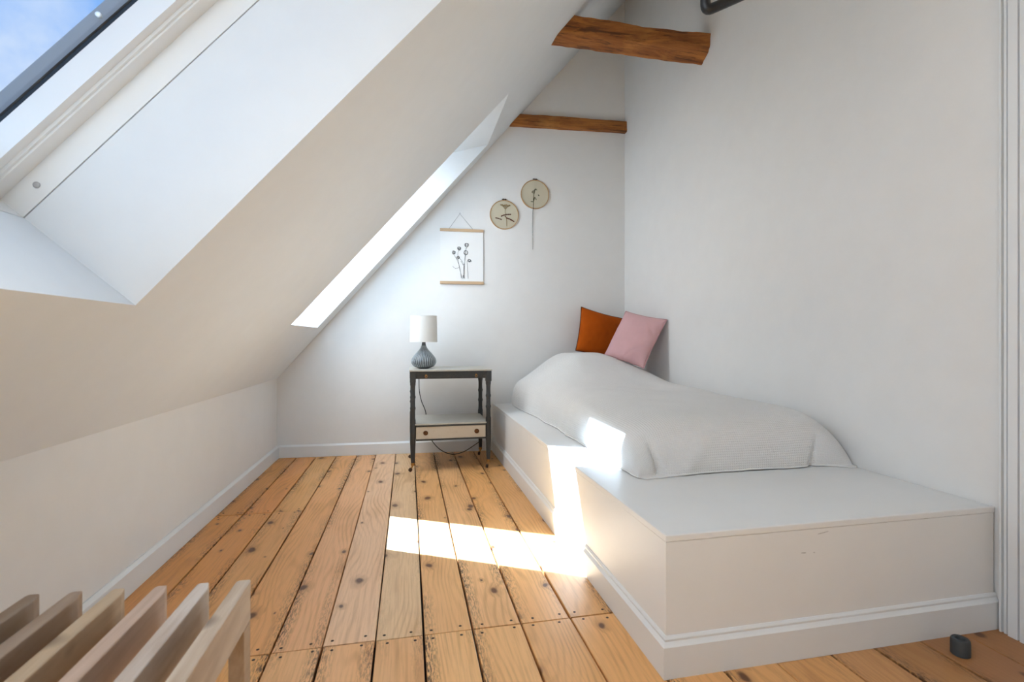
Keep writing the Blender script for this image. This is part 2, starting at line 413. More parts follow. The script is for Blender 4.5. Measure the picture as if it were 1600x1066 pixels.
def skylight(name, ya, yb, label):
    root = tag(empty(name, ROOF(S_LO, TH, (ya + yb) / 2)), label, 'skylight', kind='structure')
    base = root.location
    s0, s1 = S_LO, S_UP1
    def ring(i0, i1, n0, n1, b2=None):
        """rectangular ring: outer inset i0, inner inset i1, from n0 to n1"""
        m_ = bmesh.new()
        def q(sa, sb, y_a, y_b):
            extrude(m_, [ROOF(sa, n0, 0) - Vector((base.x, 0, base.z)), ROOF(sb, n0, 0) - Vector((base.x, 0, base.z)), ROOF(sb, n1, 0) - Vector((base.x, 0, base.z)), ROOF(sa, n1, 0) - Vector((base.x, 0, base.z))], (0, y_a - base.y, 0), (0, y_b - base.y, 0))
        q(s0 + i0, s0 + i1, ya + i0, yb - i0); q(s1 - i1, s1 - i0, ya + i0, yb - i0)
        q(s0 + i1, s1 - i1, ya + i0, ya + i1); q(s0 + i1, s1 - i1, yb - i1, yb - i0)
        return m_
    obj('frame', ring(-.09, .0, TH + .003, .395), M_FRAME, root)
    obj('sash_cover', ring(-.0005, .040, .362, .372), M_FRAME, root)
    obj('sash', ring(-.06, .070, .3735, .425), M_FRAME, root)
    obj('sash_bead', ring(.040, .047, .3665, .3735), M_FRAME, root)
    obj('gasket', ring(-.05, .0685, .4255, .434), M_GASKET, root)
    obj('cladding', ring(-.12, .071, .437, .468), M_CLAD, root)
    m_ = bmesh.new(); off = Vector((base.x, 0, base.z))
    extrude(m_, [ROOF(s, n, 0) - off for s, n in ((s0 + .07, .4345), (s1 - .07, .4345), (s1 - .07, .4365), (s0 + .07, .4365))], (0, ya + .07 - base.y, 0), (0, yb - .07 - base.y, 0))
    obj('pane', m_, M_GLASS, root)
    for s in (.075, s1 - s0 - .075):            # screws in the frame cheek
        m_ = bmesh.new(); lathe(m_, [(.0075, 0), (.0075, -.0015), (.004, -.0025)], 14, axis='Y')
        o = obj('screw', m_, M_CLAD2, root, smooth=True); p = ROOF(s0 + s, TH + .033, yb); o.location = p - Vector(base)
    m_ = bmesh.new(); lathe(m_, [(.006, 0), (.006, -.006), (.003, -.008)], 12, axis='Y')
    o = obj('clip', m_, M_FRAME, root, smooth=True); o.location = ROOF(s0 + .46, .452, yb - .071) - Vector(base)
    return root
M_CLAD2 = mat('screw_grey', (.45, .45, .46), .4, .3)
skylight('window_1', *WIN[0], 'white skylight in the near ceiling recess, blue sky behind its pane')
skylight('window_2', *WIN[1], 'white skylight in the narrow far recess beside the gable wall')
skylight('fill_skylight', *WIN[2], 'added white skylight, unseen behind the camera, letting in fill light')  # unseen skylight added to brighten the room

# skirting boards
def skirting(name, pts, label, h=.094, t=.016, m=M_TRIM):
    """pts: plan polyline of the wall face; room lies to the right of its direction"""
    m_ = bmesh.new(); prof = [(0, 0), (t, 0), (t, h - .012), (t * .45, h - .003), (t * .3, h), (0, h)]
    a, b = Vector((*pts[0], 0)), Vector((*pts[1], 0)); d = (b - a).normalized(); nrm = Vector((d.y, -d.x, 0))
    extrude(m_, [a + nrm * u + Vector((0, 0, z)) for u, z in prof], (0, 0, 0), b - a)
    return struct(name, m_, m, label, 'skirting board')
skirting('baseboard_left', ((-.973, Y0), (-.973, back_y(-.973))), 'white skirting board along the knee wall')
skirting('baseboard_back', ((-.957, back_y(-.957)), (.66, back_y(.66))), 'white skirting board behind the nightstand')

# door casing and door on the right
def casing(name, ya, yb, z1, label, flip=False):
    m_ = bmesh.new(); w = yb - ya
    pr = [(0, 0), (.014, 0), (.018, .003), (.018, .008), (.006, .0095), (.006, .0125), (.016, .014), (.016, .021), (.008, .0225), (.008, .025), (.021, .0275), (.021, .052), (.010, .0535), (.010, .0565), (.022, .058), (.022, w - .03), (.026, w - .026), (.026, w - .006), (.020, w), (0, w)]
    pts = [(1.80 - u, (yb - v) if not flip else (ya + v), 0) for u, v in pr]
    extrude(m_, pts, (0, 0, 0), (0, 0, z1))
    return struct(name, m_, M_TRIM, label, 'door casing')
casing('trim_1', 1.055, 1.192, 2.16, 'white moulded door casing at the right edge of the room')
casing('trim_2', .098, .235, 2.16, 'white moulded door casing on the camera side of the door', True)
struct('trim_3', bx(1.779, 1.80, .236, 1.054, 2.04, 2.16), M_TRIM, 'white door casing head above the door', 'door casing')
dr = tag(empty('door_1', (1.85, .645, 0)), 'white panelled door in the right wall', 'door', kind='structure')
obj('leaf', bx(-.02, .02, -.415, .415, .006, 2.04), M_TRIM, dr)
for z0, z1 in ((.2, .9), (1.05, 1.9)):
    for y0 in (-.34, .04): obj('panel', bx(-.028, -.0205, y0, y0 + .30, z0, z1), M_TRIM, dr, bevel=.003)
m_ = bmesh.new(); tube(m_, [(-.021, -.36, 1.0), (-.06, -.36, 1.0), (-.07, -.345, 1.0), (-.07, -.25, 1.0)], .009, 10); obj('handle', m_, M_CLAD2, dr, smooth=True)

# ================================================================== old timber ties
def beam(name, left, right, n, seed, amp, label):
    """left/right: (x, [(y, z) x 4]) sections front top, front bottom, back bottom, back top"""
    m_ = bmesh.new(); rows = []; K = 7
    x0, A = left; x1, B = right
    for i in range(n + 1):
        t = i / n; x = x0 + (x1 - x0) * t; ring = []
        c4 = [Vector((x, A[k][0] + (B[k][0] - A[k][0]) * t, A[k][1] + (B[k][1] - A[k][1]) * t)) for k in range(4)]
        cen = sum(c4, Vector()) / 4
        for k in range(4):
            for j in range(K):
                p = c4[k].lerp(c4[(k + 1) % 4], j / K)
                if j == 0: p = p.lerp(cen, .05)
                q = noise.noise((x * 7 + seed, p.y * 14, p.z * 14)); q2 = noise.noise((x * 2.2 + seed, k * 3.1 + j * .3, 4)); q3 = noise.noise((x * 18 + seed, p.y * 60, p.z * 60))
                d = (p - cen); d.x = 0
                ring.append(m_.verts.new(p + d.normalized() * amp * (q + 1.1 * q2 + .5 * q3)))
        rows.append(ring)
    N = 4 * K
    for a, b in zip(rows, rows[1:]):
        for k in range(N): m_.faces.new((a[k], a[(k + 1) % N], b[(k + 1) % N], b[k]))
    m_.faces.new(rows[0][::-1]); m_.faces.new(rows[-1])
    return tag(obj(name, m_, M_BEAM, smooth=True, auto=38), label, 'beam', 'old timber ceiling beams')
beam('ceiling_beam', (.80, [(2.80, 2.815), (2.81, 2.70), (2.905, 2.682), (2.93, 2.83)]), (1.83, [(2.70, 2.758), (2.715, 2.668), (2.80, 2.612), (2.84, 2.76)]), 60, 2.3, .007,
     'thick rough-hewn brown timber beam spanning from slope to right wall')
beam('ceiling_beam', (.76, [(3.93, 2.735), (3.93, 2.635), (4.08, 2.635), (4.08, 2.735)]), (1.83, [(3.885, 2.735), (3.885, 2.645), (4.04, 2.645), (4.04, 2.735)]), 50, 11.7, .004,
     'thin brown timber beam set into the far gable wall')

# ================================================================== bed platform
pf = tag(empty('bed_platform', (1.236, 2.6, 0)), 'long white painted box platform under the mattress', 'platform')
PX, PY = .672, 1.21
oP = Vector((-1.236, -2.6, 0))
def rel(m_):
    bmesh.ops.translate(m_, vec=oP, verts=m_.verts[:]); return m_
def slab(x0, x1, y0, z0, z1):
    m_ = bmesh.new(); extrude(m_, [(x0, y0, z0), (x1, y0, z0), (x1, back_y(x1) - .003, z0), (x0, back_y(x0) - .003, z0)], (0, 0, 0), (0, 0, z1 - z0)); return m_
obj('body', rel(slab(PX + .001, 1.792, PY + .001, 0, .357)), M_PLAT, pf)
m_ = slab(PX, 1.797, PY, .3575, .3755); bm_top = rel(m_); obj('top_panel', bm_top, M_PLAT, pf, bevel=.003)
PR = [(0, 0), (.014, 0), (.014, .084), (.011, .088), (.006, .095), (.0065, .101), (.002, .108), (0, .108)]
def mould(name, mitre):
    m_ = bmesh.new(); A = []; B = []
    for u, z in PR:
        c = Vector((PX + .001 - u, PY + .001 - u, z))
        if mitre == 'side': A.append(c); B.append(Vector((PX + .001 - u, 3.95, z)))
        else: A.append(c); B.append(Vector((1.797, PY + .001 - u, z)))
    A = [m_.verts.new(p + oP) for p in A]; B = [m_.verts.new(p + oP) for p in B]; n = len(A)
    m_.faces.new(A); m_.faces.new(B[::-1])
    for i in range(n): m_.faces.new((A[i], A[(i + 1) % n], B[(i + 1) % n], B[i]))
    return obj(name, m_, M_TRIM, pf)
mould('plinth_moulding', 'side'); mould('plinth_moulding', 'front')
M_SCUFF = mat('paint_chip', (.52, .50, .49), .7)
for (x, z, w, h, r) in ((1.10, .292, .018, .003, 0.05), (1.165, .344, .038, .002, -.15), (1.135, .29, .006, .002, 0)):
    m_ = bmesh.new(); lathe(m_, [(.5, -.0004), (.5, .0004)], 10, axis='Y')
    o = obj('paint_chip', m_, M_SCUFF, pf); o.location = Vector((x, PY + .0007, z)) + oP; o.scale = (w, 1, h); o.rotation_euler = (0, r, 0)

# ================================================================== mattress and bedspread
ZT = .3757
SX0, SX1, SY0, SY1 = .845, 1.788, 1.735, 3.925
def spread_z(x, y):
    T = .603 + .010 * math.sin(y * 2.3 + 1)
    h = ss(2.75, 3.6, y)
    T += .185 * h * ss(.89, 1.22, x) * (1 - .50 * ss(1.36, 1.76, x)) - .02 * h * (1 - ss(.85, 1.0, x))
    T += .010 * noise.noise((x * 3.2, y * 2.2, 0)) + .004 * noise.noise((x * 9, y * 6, 3))
    T -= .018 * math.exp(-((y - 2.9 - .25 * (x - 1.3)) / .16) ** 2) * ss(.9, 1.2, x) * .5
    return T
def make_spread():
    NX, NY = 110, 210
    m_ = bmesh.new(); uv = None; V = []
    for j in range(NY + 1):
        tb = -1 + 2 * j / NY; b = math.sin(tb * PI / 2); row = []
        for i in range(NX + 1):
            ta = -1 + 2 * i / NX; a = math.sin(ta * PI / 2)
            x = (SX0 + SX1) / 2 + a * (SX1 - SX0) / 2; y = (SY0 + SY1) / 2 + b * (SY1 - SY0) / 2
            pa = 9 if a > 0 else 5.5 + 9 * ss(2.9, 3.6, y)
            e = (max(0, 1 - abs(a) ** pa)) ** .45 * (max(0, 1 - abs(b) ** (14 if b < 0 else 45))) ** .46
            z = ZT + .004 + (spread_z(x, y) - ZT) * e
            if a < 0: x -= .038 * ss(3.0, 3.8, y) * -a
            low = 1 - min(1, e * 1.0)
            # rumpled sides: the hem wanders, the skirts carry soft folds
            wob = .016 * noise.noise((y * 4.5, 2, 0)) + .007 * noise.noise((y * 15, 5, 0))
            if a < 0: x += (wob - .004) * low
            if b < 0:
                y += low * (.014 * noise.noise((x * 5, 8, 0)) + .006 * noise.noise((x * 17, 3, 0)))
                y -= .028 * low * (math.exp(-((x - SX1) / .09) ** 2) + .6 * math.exp(-((x - SX0) / .10) ** 2))
                # tucked corner creases
                y += .030 * math.exp(-((x - .915 - .05 * (low - .5)) / .014) ** 2) * ss(.25, .75, low) 
                y += .020 * math.exp(-((x - 1.655 + .09 * (low - .6)) / .02) ** 2) * ss(.3, .8, low)
                y -= .012 * math.exp(-((x - 1.02 - .22 * (1 - low)) / .05) ** 2) * ss(.2, .7, low)
            row.append(m_.verts.new((x, y, z)))
        V.append(row)
    uvl = m_.loops.layers.uv.new('UVMap')
    # arc-length coordinates so the waffle keeps its size over the edges
    U = [[0] * (NX + 1) for _ in range(NY + 1)]; Vv = [[0] * (NX + 1) for _ in range(NY + 1)]
    for j in range(NY + 1):
        for i in range(1, NX + 1): U[j][i] = U[j][i - 1] + (V[j][i].co - V[j][i - 1].co).length
    for i in range(NX + 1):
        for j in range(1, NY + 1): Vv[j][i] = Vv[j - 1][i] + (V[j][i].co - V[j - 1][i].co).length
    mu = NY // 2
    for j in range(NY):
        for i in range(NX):
            f = m_.faces.new((V[j][i], V[j][i + 1], V[j + 1][i + 1], V[j + 1][i]))
            for lp, (jj, ii) in zip(f.loops, ((j, i), (j, i + 1), (j + 1, i + 1), (j + 1, i))):
                lp[uvl].uv = (U[mu][ii], Vv[jj][NX // 2])
    per = [V[j][0].co.copy() for j in range(NY, -1, -1)] + [V[0][i].co.copy() for i in range(1, NX + 1)]
    return m_, per
bm, per = make_spread()
sp = obj('bedspread', bm, M_SPREAD, smooth=True)
tag(sp, 'pale off-white waffle bedspread draped over the low mattress', 'bedspread')
m_ = bmesh.new(); tube(m_, [p + Vector((0, 0, .002 + .002 * noise.noise((k * .08, 0, 0)))) for k, p in enumerate(per)], .0036, 6)
obj('hem', m_, M_SPREAD, sp, smooth=True)
# folded corner of the spread lying flat at the foot
for pts in ([(.845, 1.78), (.85, 1.722), (.875, 1.706), (.95, 1.712), (1.06, 1.728), (1.10, 1.75), (.95, 1.78)],
            [(1.66, 1.745), (1.72, 1.715), (1.775, 1.685), (1.793, 1.692), (1.794, 1.76), (1.72, 1.76)]):
    m_ = bmesh.new(); extrude(m_, [(x, y, ZT + .0006) for x, y in pts], (0, 0, 0), (0, 0, .006)); obj('corner_fold', m_, M_SPREAD, sp, bevel=.002)

# ================================================================== cushions
def cushion(name, size, thick, m_fab, m_pip, origin, ux, uz, label, seed):
    ux = Vector(ux).normalized(); uz = (Vector(uz) - ux * Vector(uz).dot(ux)).normalized(); un = ux.cross(uz)
    root = tag(empty(name, origin), label, 'cushion')
    N = 36; m_ = bmesh.new(); front = []; back = []
    hw_ = size / 2
    def pos(a, b):
        # edges bow inward between the pointed corners
        return (a * hw_ * (1 - .055 * (1 - b * b) * abs(a) ** 3), b * hw_ * (1 - .055 * (1 - a * a) * abs(b) ** 3))
    for j in range(N + 1):
        rf, rb = [], []
        for i in range(N + 1):
            a, b = -1 + 2 * i / N, -1 + 2 * j / N
            x, z = pos(a, b)
            t = thick / 2 * ((1 - abs(a) ** 2.6) * (1 - abs(b) ** 2.6)) ** .62
            t *= 1 + .10 * noise.noise((a * 1.7 + seed, b * 1.7, 0)) + .05 * noise.noise((a * 5 + seed, b * 5, 4))
            cr = .010 * math.exp(-((a + b - 1.2 + seed * .01) / .05) ** 2) + .006 * math.exp(-((a - b - .95) / .05) ** 2)
            p = ux * x + uz * (z + hw_)
            edge = i in (0, N) or j in (0, N)
            vf = m_.verts.new(p + un * (max(0, t - cr) if not edge else 0)); rf.append(vf)
            rb.append(vf if edge else m_.verts.new(p - un * t))
        front.append(rf); back.append(rb)
    for j in range(N):
        for i in range(N):
            m_.faces.new((front[j][i], front[j][i + 1], front[j + 1][i + 1], front[j + 1][i]))
            m_.faces.new((back[j][i], back[j + 1][i], back[j + 1][i + 1], back[j][i + 1]))
    loop = [front[0][i].co.copy() for i in range(N)] + [front[j][N].co.copy() for j in range(N)] + [front[N][i].co.copy() for i in range(N, 0, -1)] + [front[j][0].co.copy() for j in range(N, 0, -1)]
    obj('cover', m_, m_fab, root, smooth=True)
    m_ = bmesh.new(); tube(m_, loop, .0035, 6, closed=True); obj('piping', m_, m_pip, root, smooth=True)
    return root
cushion('cushion', .375, .15, M_RUST, M_RUSTD, (1.475, 3.74, .765), (.97, .04, -.24), (.20, .28, 1), 'rust orange square cushion leaning in the corner behind the pink one', 1)
cushion('cushion', .385, .14, M_PINK, M_PINKP, (1.53, 3.37, .735), (.16, -.36, -.080), (.16, .06, .36), 'pale pink square cushion leaning against the right wall', 5)

# ================================================================== nightstand
NX0, NX1, NY0, NY1, NZ = .006, .574, 3.42, 3.86, .69
ns = tag(empty('nightstand', ((NX0 + NX1) / 2, (NY0 + NY1) / 2, 0)), 'charcoal side table with cream drawer, turned legs and brass casters', 'side table')
oN = Vector((-(NX0 + NX1) / 2, -(NY0 + NY1) / 2, 0))
def nbox(name, m, *a, bevel=.0015, parent=ns):
    m_ = bx(*a); bmesh.ops.translate(m_, vec=oN, verts=m_.verts[:]); return obj(name, m_, m, parent, bevel=bevel)
nbox('table_top', M_TOPP, NX0, NX1, NY0, NY1, NZ - .011, NZ, bevel=.003)
LW = .020; ins = .024
legs = [(NX0 + ins, NY0 + ins), (NX1 - ins, NY0 + ins), (NX0 + ins, NY1 - ins), (NX1 - ins, NY1 - ins)]
CZ = .058                                       # top of the caster ferrule
for k, (x, y) in enumerate(legs):
    m_ = bmesh.new(); box(m_, x - LW, x + LW, y - LW, y + LW, NZ - .085, NZ - .0115)
    obj('leg_block', (bmesh.ops.translate(m_, vec=oN, verts=m_.verts[:]), m_)[1], M_GREYP, ns, bevel=.002)
    pr = [(.0125, CZ), (.0145, .10), (.0180, .185), (.0180, .19)]
    pr += [(.0190, .195), (.0190, .345), (.018, .352)]
    z = .352
    pr += [(.0160, .36), (.0152, .40), (.0158, .416), (.0188, .424), (.0188, .432), (.0158, .440), (.0150, .47), (.0158, .492), (.0188, .50), (.0188, .508), (.0158, .516), (.0150, .55), (.0160, .575), (.0188, .59), (.0188, .606)]
    m_ = bmesh.new(); lathe(m_, pr, 16, c=Vector((x, y, 0)) + oN); obj('leg', m_, M_GREYP, ns, smooth=True, auto=40)
    ct = empty('x') if False else None
    m_ = bmesh.new(); c = Vector((x, y, 0)) + oN
    lathe(m_, [(.0125, .040), (.0135, .046), (.0125, .058), (.0125, .0585)], 14, c=c)
    dirx, diry = (-.82, -.57) if k % 2 == 0 else (-.6, -.8)
    tube(m_, [c + Vector((0, 0, .041)), c + Vector((dirx * .004, diry * .004, .033)), c + Vector((dirx * .014, diry * .014, .02)), c + Vector((dirx * .02, diry * .02, .014))], [.007, .006, .005, .004], 8)
    cas = obj('caster', m_, M_BRASS, ns, smooth=True, auto=40)
    m_ = bmesh.new(); lathe(m_, [(.010, -.006), (.0135, -.004), (.0135, .004), (.010, .006)], 16, axis='Y')
    w = obj('wheel', m_, M_BROWN, cas, smooth=True, auto=40); w.location = c + Vector((dirx * .02, diry * .02, .0137)); w.rotation_euler = (0, 0, math.atan2(diry, dirx))
iX0, iX1, iY0, iY1 = NX0 + ins, NX1 - ins, NY0 + ins, NY1 - ins
nbox('apron', M_GREYP, iX0 + LW, iX1 - LW, iY0 - .012, iY0 + .010, .628, NZ - .0115)
for z0 in (.642, .652, .662): nbox('reeding', M_GREYP, iX0 + LW + .001, iX1 - LW - .001, iY0 - .0155, iY0 - .0122, z0 - .003, z0 + .003, bevel=.001)
nbox('apron', M_GREYP, iX0 + LW, iX1 - LW, iY1 - .010, iY1 + .012, .628, NZ - .0115)
for x in (iX0, iX1): nbox('apron', M_GREYP, x - .011, x + .011, iY0 + LW, iY1 - LW, .628, NZ - .0115)
for fx in (.17, .83):                            # small brass drop pulls
    x = iX0 + (iX1 - iX0) * fx; c = Vector((x, iY0 - .0158, .654)) + oN
    m_ = bmesh.new(); lathe(m_, [(.006, 0), (.006, -.003), (.003, -.007)], 12, c=c, axis='Y')
    tube(m_, [c + Vector((.007 * math.sin(t), -.006, -.008 + .009 * math.cos(t))) for t in [2 * PI * q / 14 for q in range(14)]], .0018, 6, closed=True)
    obj('drop_pull', m_, M_BRASS, ns, smooth=True, auto=40)
nbox('shelf', M_TOPP, iX0 + .004, iX1 - .004, iY0 - .012, iY1 + .012, .312, .322, bevel=.002)
nbox('drawer_rail', M_GREYP, iX0 + LW, iX1 - LW, iY0 - .014, iY0 + .01, .3005, .3118)
nbox('drawer_rail', M_GREYP, iX0 + LW, iX1 - LW, iY0 - .014, iY0 + .01, .206, .2165)
dw = nbox('drawer', M_CREAM, iX0 + LW + .001, iX1 - LW - .001, iY0 - .011, iY0 + .008, .217, .300)
for fx in (.165, .84):
    x = iX0 + (iX1 - iX0) * fx; m_ = bmesh.new()
    lathe(m_, [(.0165, 0), (.0165, -.002), (.0145, -.005), (.011, -.003), (.008, -.004), (.006, -.009), (.0055, -.013), (.002, -.015)], 20, c=Vector((x, iY0 - .0112, .259)) + oN, axis='Y')
    obj('knob', m_, M_BRASS2 if 'M_BRASS2' in globals() else mat('dark_brass', (.16, .07, .025), .35, .7), dw, smooth=True, auto=40)
m_ = bmesh.new()
box(m_, iX0 + .006, iX0 + .016, iY0 + LW, iY1 - LW, .206, .3118); box(m_, iX1 - .016, iX1 - .006, iY0 + LW, iY1 - LW, .206, .3118); box(m_, iX0 + LW, iX1 - LW, iY1 - .008, iY1 + .004, .206, .3118); box(m_, iX0 + LW, iX1 - LW, iY0 + .012, iY1 - .01, .208, .2155)
bmesh.ops.translate(m_, vec=oN, verts=m_.verts[:]); obj('drawer_case', m_, M_GREYP, ns)

# ================================================================== table lamp
LX, LY, LZ = .108, 3.60, NZ + .0006
lp = tag(empty('table_lamp', (LX, LY, LZ)), 'table lamp with ribbed grey ceramic base and white drum shade', 'lamp')
prof = spline([(.034, 0), (.042, .004), (.066, .014), (.082, .034), (.086, .052), (.078, .076), (.056, .105), (.033, .13), (.020, .152), (.0145, .17), (.0125, .184)], 5)
prof = [(p[0], p[1]) for p in prof]
M_CER = mat('ribbed_ceramic', (.105, .125, .145), .3)
_h = mapped(M_CER, (1, 1, 1)); _n = nd(M_CER, 'ShaderNodeTexNoise', Scale=60.0, Detail=3.0); lk(M_CER, _h, _n.inputs['Vector'])
lk(M_CER, mixc(M_CER, ramp(M_CER, _n.outputs['Fac'], .45, .7, 0, .5), (.095, .108, .118), (.22, .24, .26)), P(M_CER).inputs['Base Color'])
m_ = bmesh.new(); lathe(m_, prof, 64); lb = obj('base', m_, M_CER, lp, smooth=True, auto=50)
M_RIB = mat('rib_glaze', (.40, .44, .47), .35)
m_ = bmesh.new(); rp = [p for p in prof if .012 < p[1] < .165]
for k in range(34):
    t = 2 * PI * (k + .5 * 0) / 34
    tube(m_, [(p[0] * math.cos(t), p[0] * math.sin(t), p[1]) for p in rp], [.0006 + .0024 * p[0] / .086 for p in rp], 5)
obj('ribs', m_, M_RIB, lb, smooth=True)
m_ = bmesh.new(); lathe(m_, [(.011, .184), (.013, .186), (.013, .2), (.009, .202), (.009, .25)], 16); obj('socket', m_, M_BLACK, lp, smooth=True, auto=40)
m_ = bmesh.new(); lathe(m_, spline([(.008, .25), (.013, .262), (.028, .295), (.03, .315), (.018, .338), (.002, .345)], 4) and [(p[0], p[1]) for p in spline([(.008, .25), (.013, .262), (.028, .295), (.03, .315), (.018, .338), (.002, .345)], 4)], 20); obj('bulb', m_, mat('bulb_glass', (.8, .8, .78), .2), lp, smooth=True)
M_SHADE = fabric('lampshade_linen', (.80, .80, .78), st=.08, weave=500, var=.02)
P(M_SHADE).inputs['Transmission Weight'].default_value = 0
m_ = bmesh.new(); S = 48; R0, R1, z0, z1, th = .0975, .0925, .188, .376, .0022
rings = []
for r, z in ((R0, z0), (R1, z1), (R1 - th, z1), (R0 - th, z0)): rings.append([m_.verts.new((r * math.cos(2 * PI * k / S), r * math.sin(2 * PI * k / S), z)) for k in range(S)])
for q in range(4):
    a, b = rings[q], rings[(q + 1) % 4]
    for k in range(S): m_.faces.new((a[k], a[(k + 1) % S], b[(k + 1) % S], b[k]))
sh = obj('lamp_shade', m_, M_SHADE, lp, smooth=True, auto=40)
for r, z in ((R0, z0 + .002), (R1, z1 - .002)):
    m_ = bmesh.new(); tube(m_, [((r) * math.cos(2 * PI * k / 40), (r) * math.sin(2 * PI * k / 40), z) for k in range(40)], .0016, 6, closed=True); obj('rim', m_, M_SHADE, sh, smooth=True)
m_ = bmesh.new()
for k in range(3):
    t = 2 * PI * k / 3; tube(m_, [(.010 * math.cos(t), .010 * math.sin(t), .246), (.09 * math.cos(t), .09 * math.sin(t), .246)], .0012, 6)
obj('shade_spider', m_, M_CLAD2, lp)
m_ = bmesh.new()
W2 = lambda x, y, z: (x - LX, y - LY, z - LZ)
yb_ = NY1 + .016
cpts = [W2(LX, LY + .034, NZ + .006), W2(LX + .0, 3.75, NZ + .006), W2(.085, NY1 - .01, NZ + .006), W2(.080, yb_, NZ - .002), W2(.080, yb_, .60), W2(.083, yb_, .50), W2(.10, yb_ + .004, .42), W2(.13, yb_ + .006, .34), W2(.145, yb_ + .006, .22), W2(.17, yb_ + .004, .13), W2(.24, yb_, .045), W2(.33, yb_ - .02, .008), W2(.42, yb_ - .01, .02), W2(.50, yb_ + .004, .06), W2(.555, yb_ + .006, .10), W2(.585, yb_ + .008, .16), W2(.57, yb_ + .01, .21)]
tube(m_, spline(cpts, 8), .0034, 6); obj('cord', m_, M_BLACK, lp, smooth=True)

# ================================================================== pictures on the gable wall
WA = math.atan(-.04)                            # the gable wall's slight turn
def on_wall(x, z): return (x, back_y(x), z)
def wall_root(name, x, z, label, cat, group=None): 
    r = tag(empty(name, on_wall(x, z), WA), label, cat, group); return r
M_ROD = mat('pale_oak', (.56, .39, .24), .55); M_PAPER = mat('drawing_paper', (.84, .84, .835), .85); M_INK = mat('ink', (.03, .03, .035), .8)
M_STR = mat('grey_string', (.18, .17, .16), .9); M_LINEN = fabric('hoop_linen', (.62, .57, .44), st=.2, weave=400, var=.08)
M_HOOP = mat('bamboo_hoop', (.50, .31, .15), .5); M_STEM = mat('dried_stem', (.05, .065, .035), .85); M_RED = mat('dried_red_flower', (.11, .028, .018), .85); M_STRAW = mat('dried_straw', (.34, .25, .13), .85)

pw, z0, z1 = .174, 1.352, 1.772
pr_ = wall_root('hanging_print', .421, z0, 'line drawing of poppies hung between two pale wooden rods', 'picture')
h = z1 - z0
m_ = bmesh.new(); N = 14                         # paper bellies slightly off the wall
rows = []
for k in range(N + 1):
    z = h * k / N; y = -.007 - .003 * math.sin(PI * k / N)
    rows.append([m_.verts.new(p) for p in ((-pw + .002, y, z), (pw - .002, y - .002 * (1 - k / N), z), (pw - .002, y + .0009, z), (-pw + .002, y + .0009, z))])
for a, b in zip(rows, rows[1:]):
    for i in range(4): m_.faces.new((a[i], a[(i + 1) % 4], b[(i + 1) % 4], b[i]))
m_.faces.new(rows[0]); m_.faces.new(rows[-1][::-1])
paper = obj('paper', m_, M_PAPER, pr_)
for zz in (0, h): obj('rod', bx(-pw, pw, -.019, -.002, zz - .011, zz + .011), M_ROD, pr_, bevel=.002)
m_ = bmesh.new(); tube(m_, [(-.102, -.008, h + .011), (-.016, -.007, 1.905 - z0), (.088, -.008, h + .011)], .0013, 6); obj('string', m_, M_STR, pr_)
m_ = bmesh.new(); lathe(m_, [(.003, 0), (.003, -.01), (.005, -.011), (.005, -.013)], 10, c=(-.016, 0, 1.907 - z0), axis='Y'); obj('nail', m_, M_CLAD2, pr_)
# the drawing: poppy heads, stems and leaves as fine ink strokes on the paper
m_ = bmesh.new(); random.seed(21)
yd = -.0112
def stroke(pts, r=.0017): tube(m_, spline([(x, yd, z) for x, z in pts], 6), r, 4)
def Q(u, v): return ((u - 308) / 340 * .348, (968 - v) / 406 * h)     # drawing sheet coordinates
heads = [(345, 674, 17), (285, 702, 14), (243, 737, 13), (337, 735, 18), (277, 775, 11), (366, 797, 12)]
for (u, v, r) in heads:
    for rep in range(3):
        a0 = random.uniform(0, 6); rr = r * random.uniform(.65, 1.0); du, dv = random.uniform(-3, 3), random.uniform(-3, 3)
        stroke([Q(u + du + rr * math.cos(a0 + t) * random.uniform(.85, 1.1), v + dv + rr * math.sin(a0 + t) * random.uniform(.8, 1.1)) for t in (0, .9, 1.8, 2.7, 3.6, 4.5, 5.4, 6.1)], .0013)
    stroke([Q(u - r * .5, v - 2), Q(u, v + 5), Q(u + r * .5, v - 3)], .0015)
for st_ in ([(345, 692), (338, 715), (330, 800), (325, 930)], [(285, 716), (276, 760), (318, 820), (322, 935)], [(243, 750), (268, 790), (290, 850), (303, 935)], [(337, 753), (327, 830), (320, 930)], [(277, 786), (288, 850), (306, 930)], [(366, 809), (350, 800), (352, 850), (356, 935)], [(372, 790), (384, 800), (370, 806)], [(236, 842), (258, 858), (288, 850)], [(322, 905), (330, 938)], [(316, 910), (312, 938)], [(300, 800), (318, 830), (330, 815)]):
    stroke([Q(u, v) for u, v in st_], .0012)
obj('ink_drawing', m_, M_INK, paper)

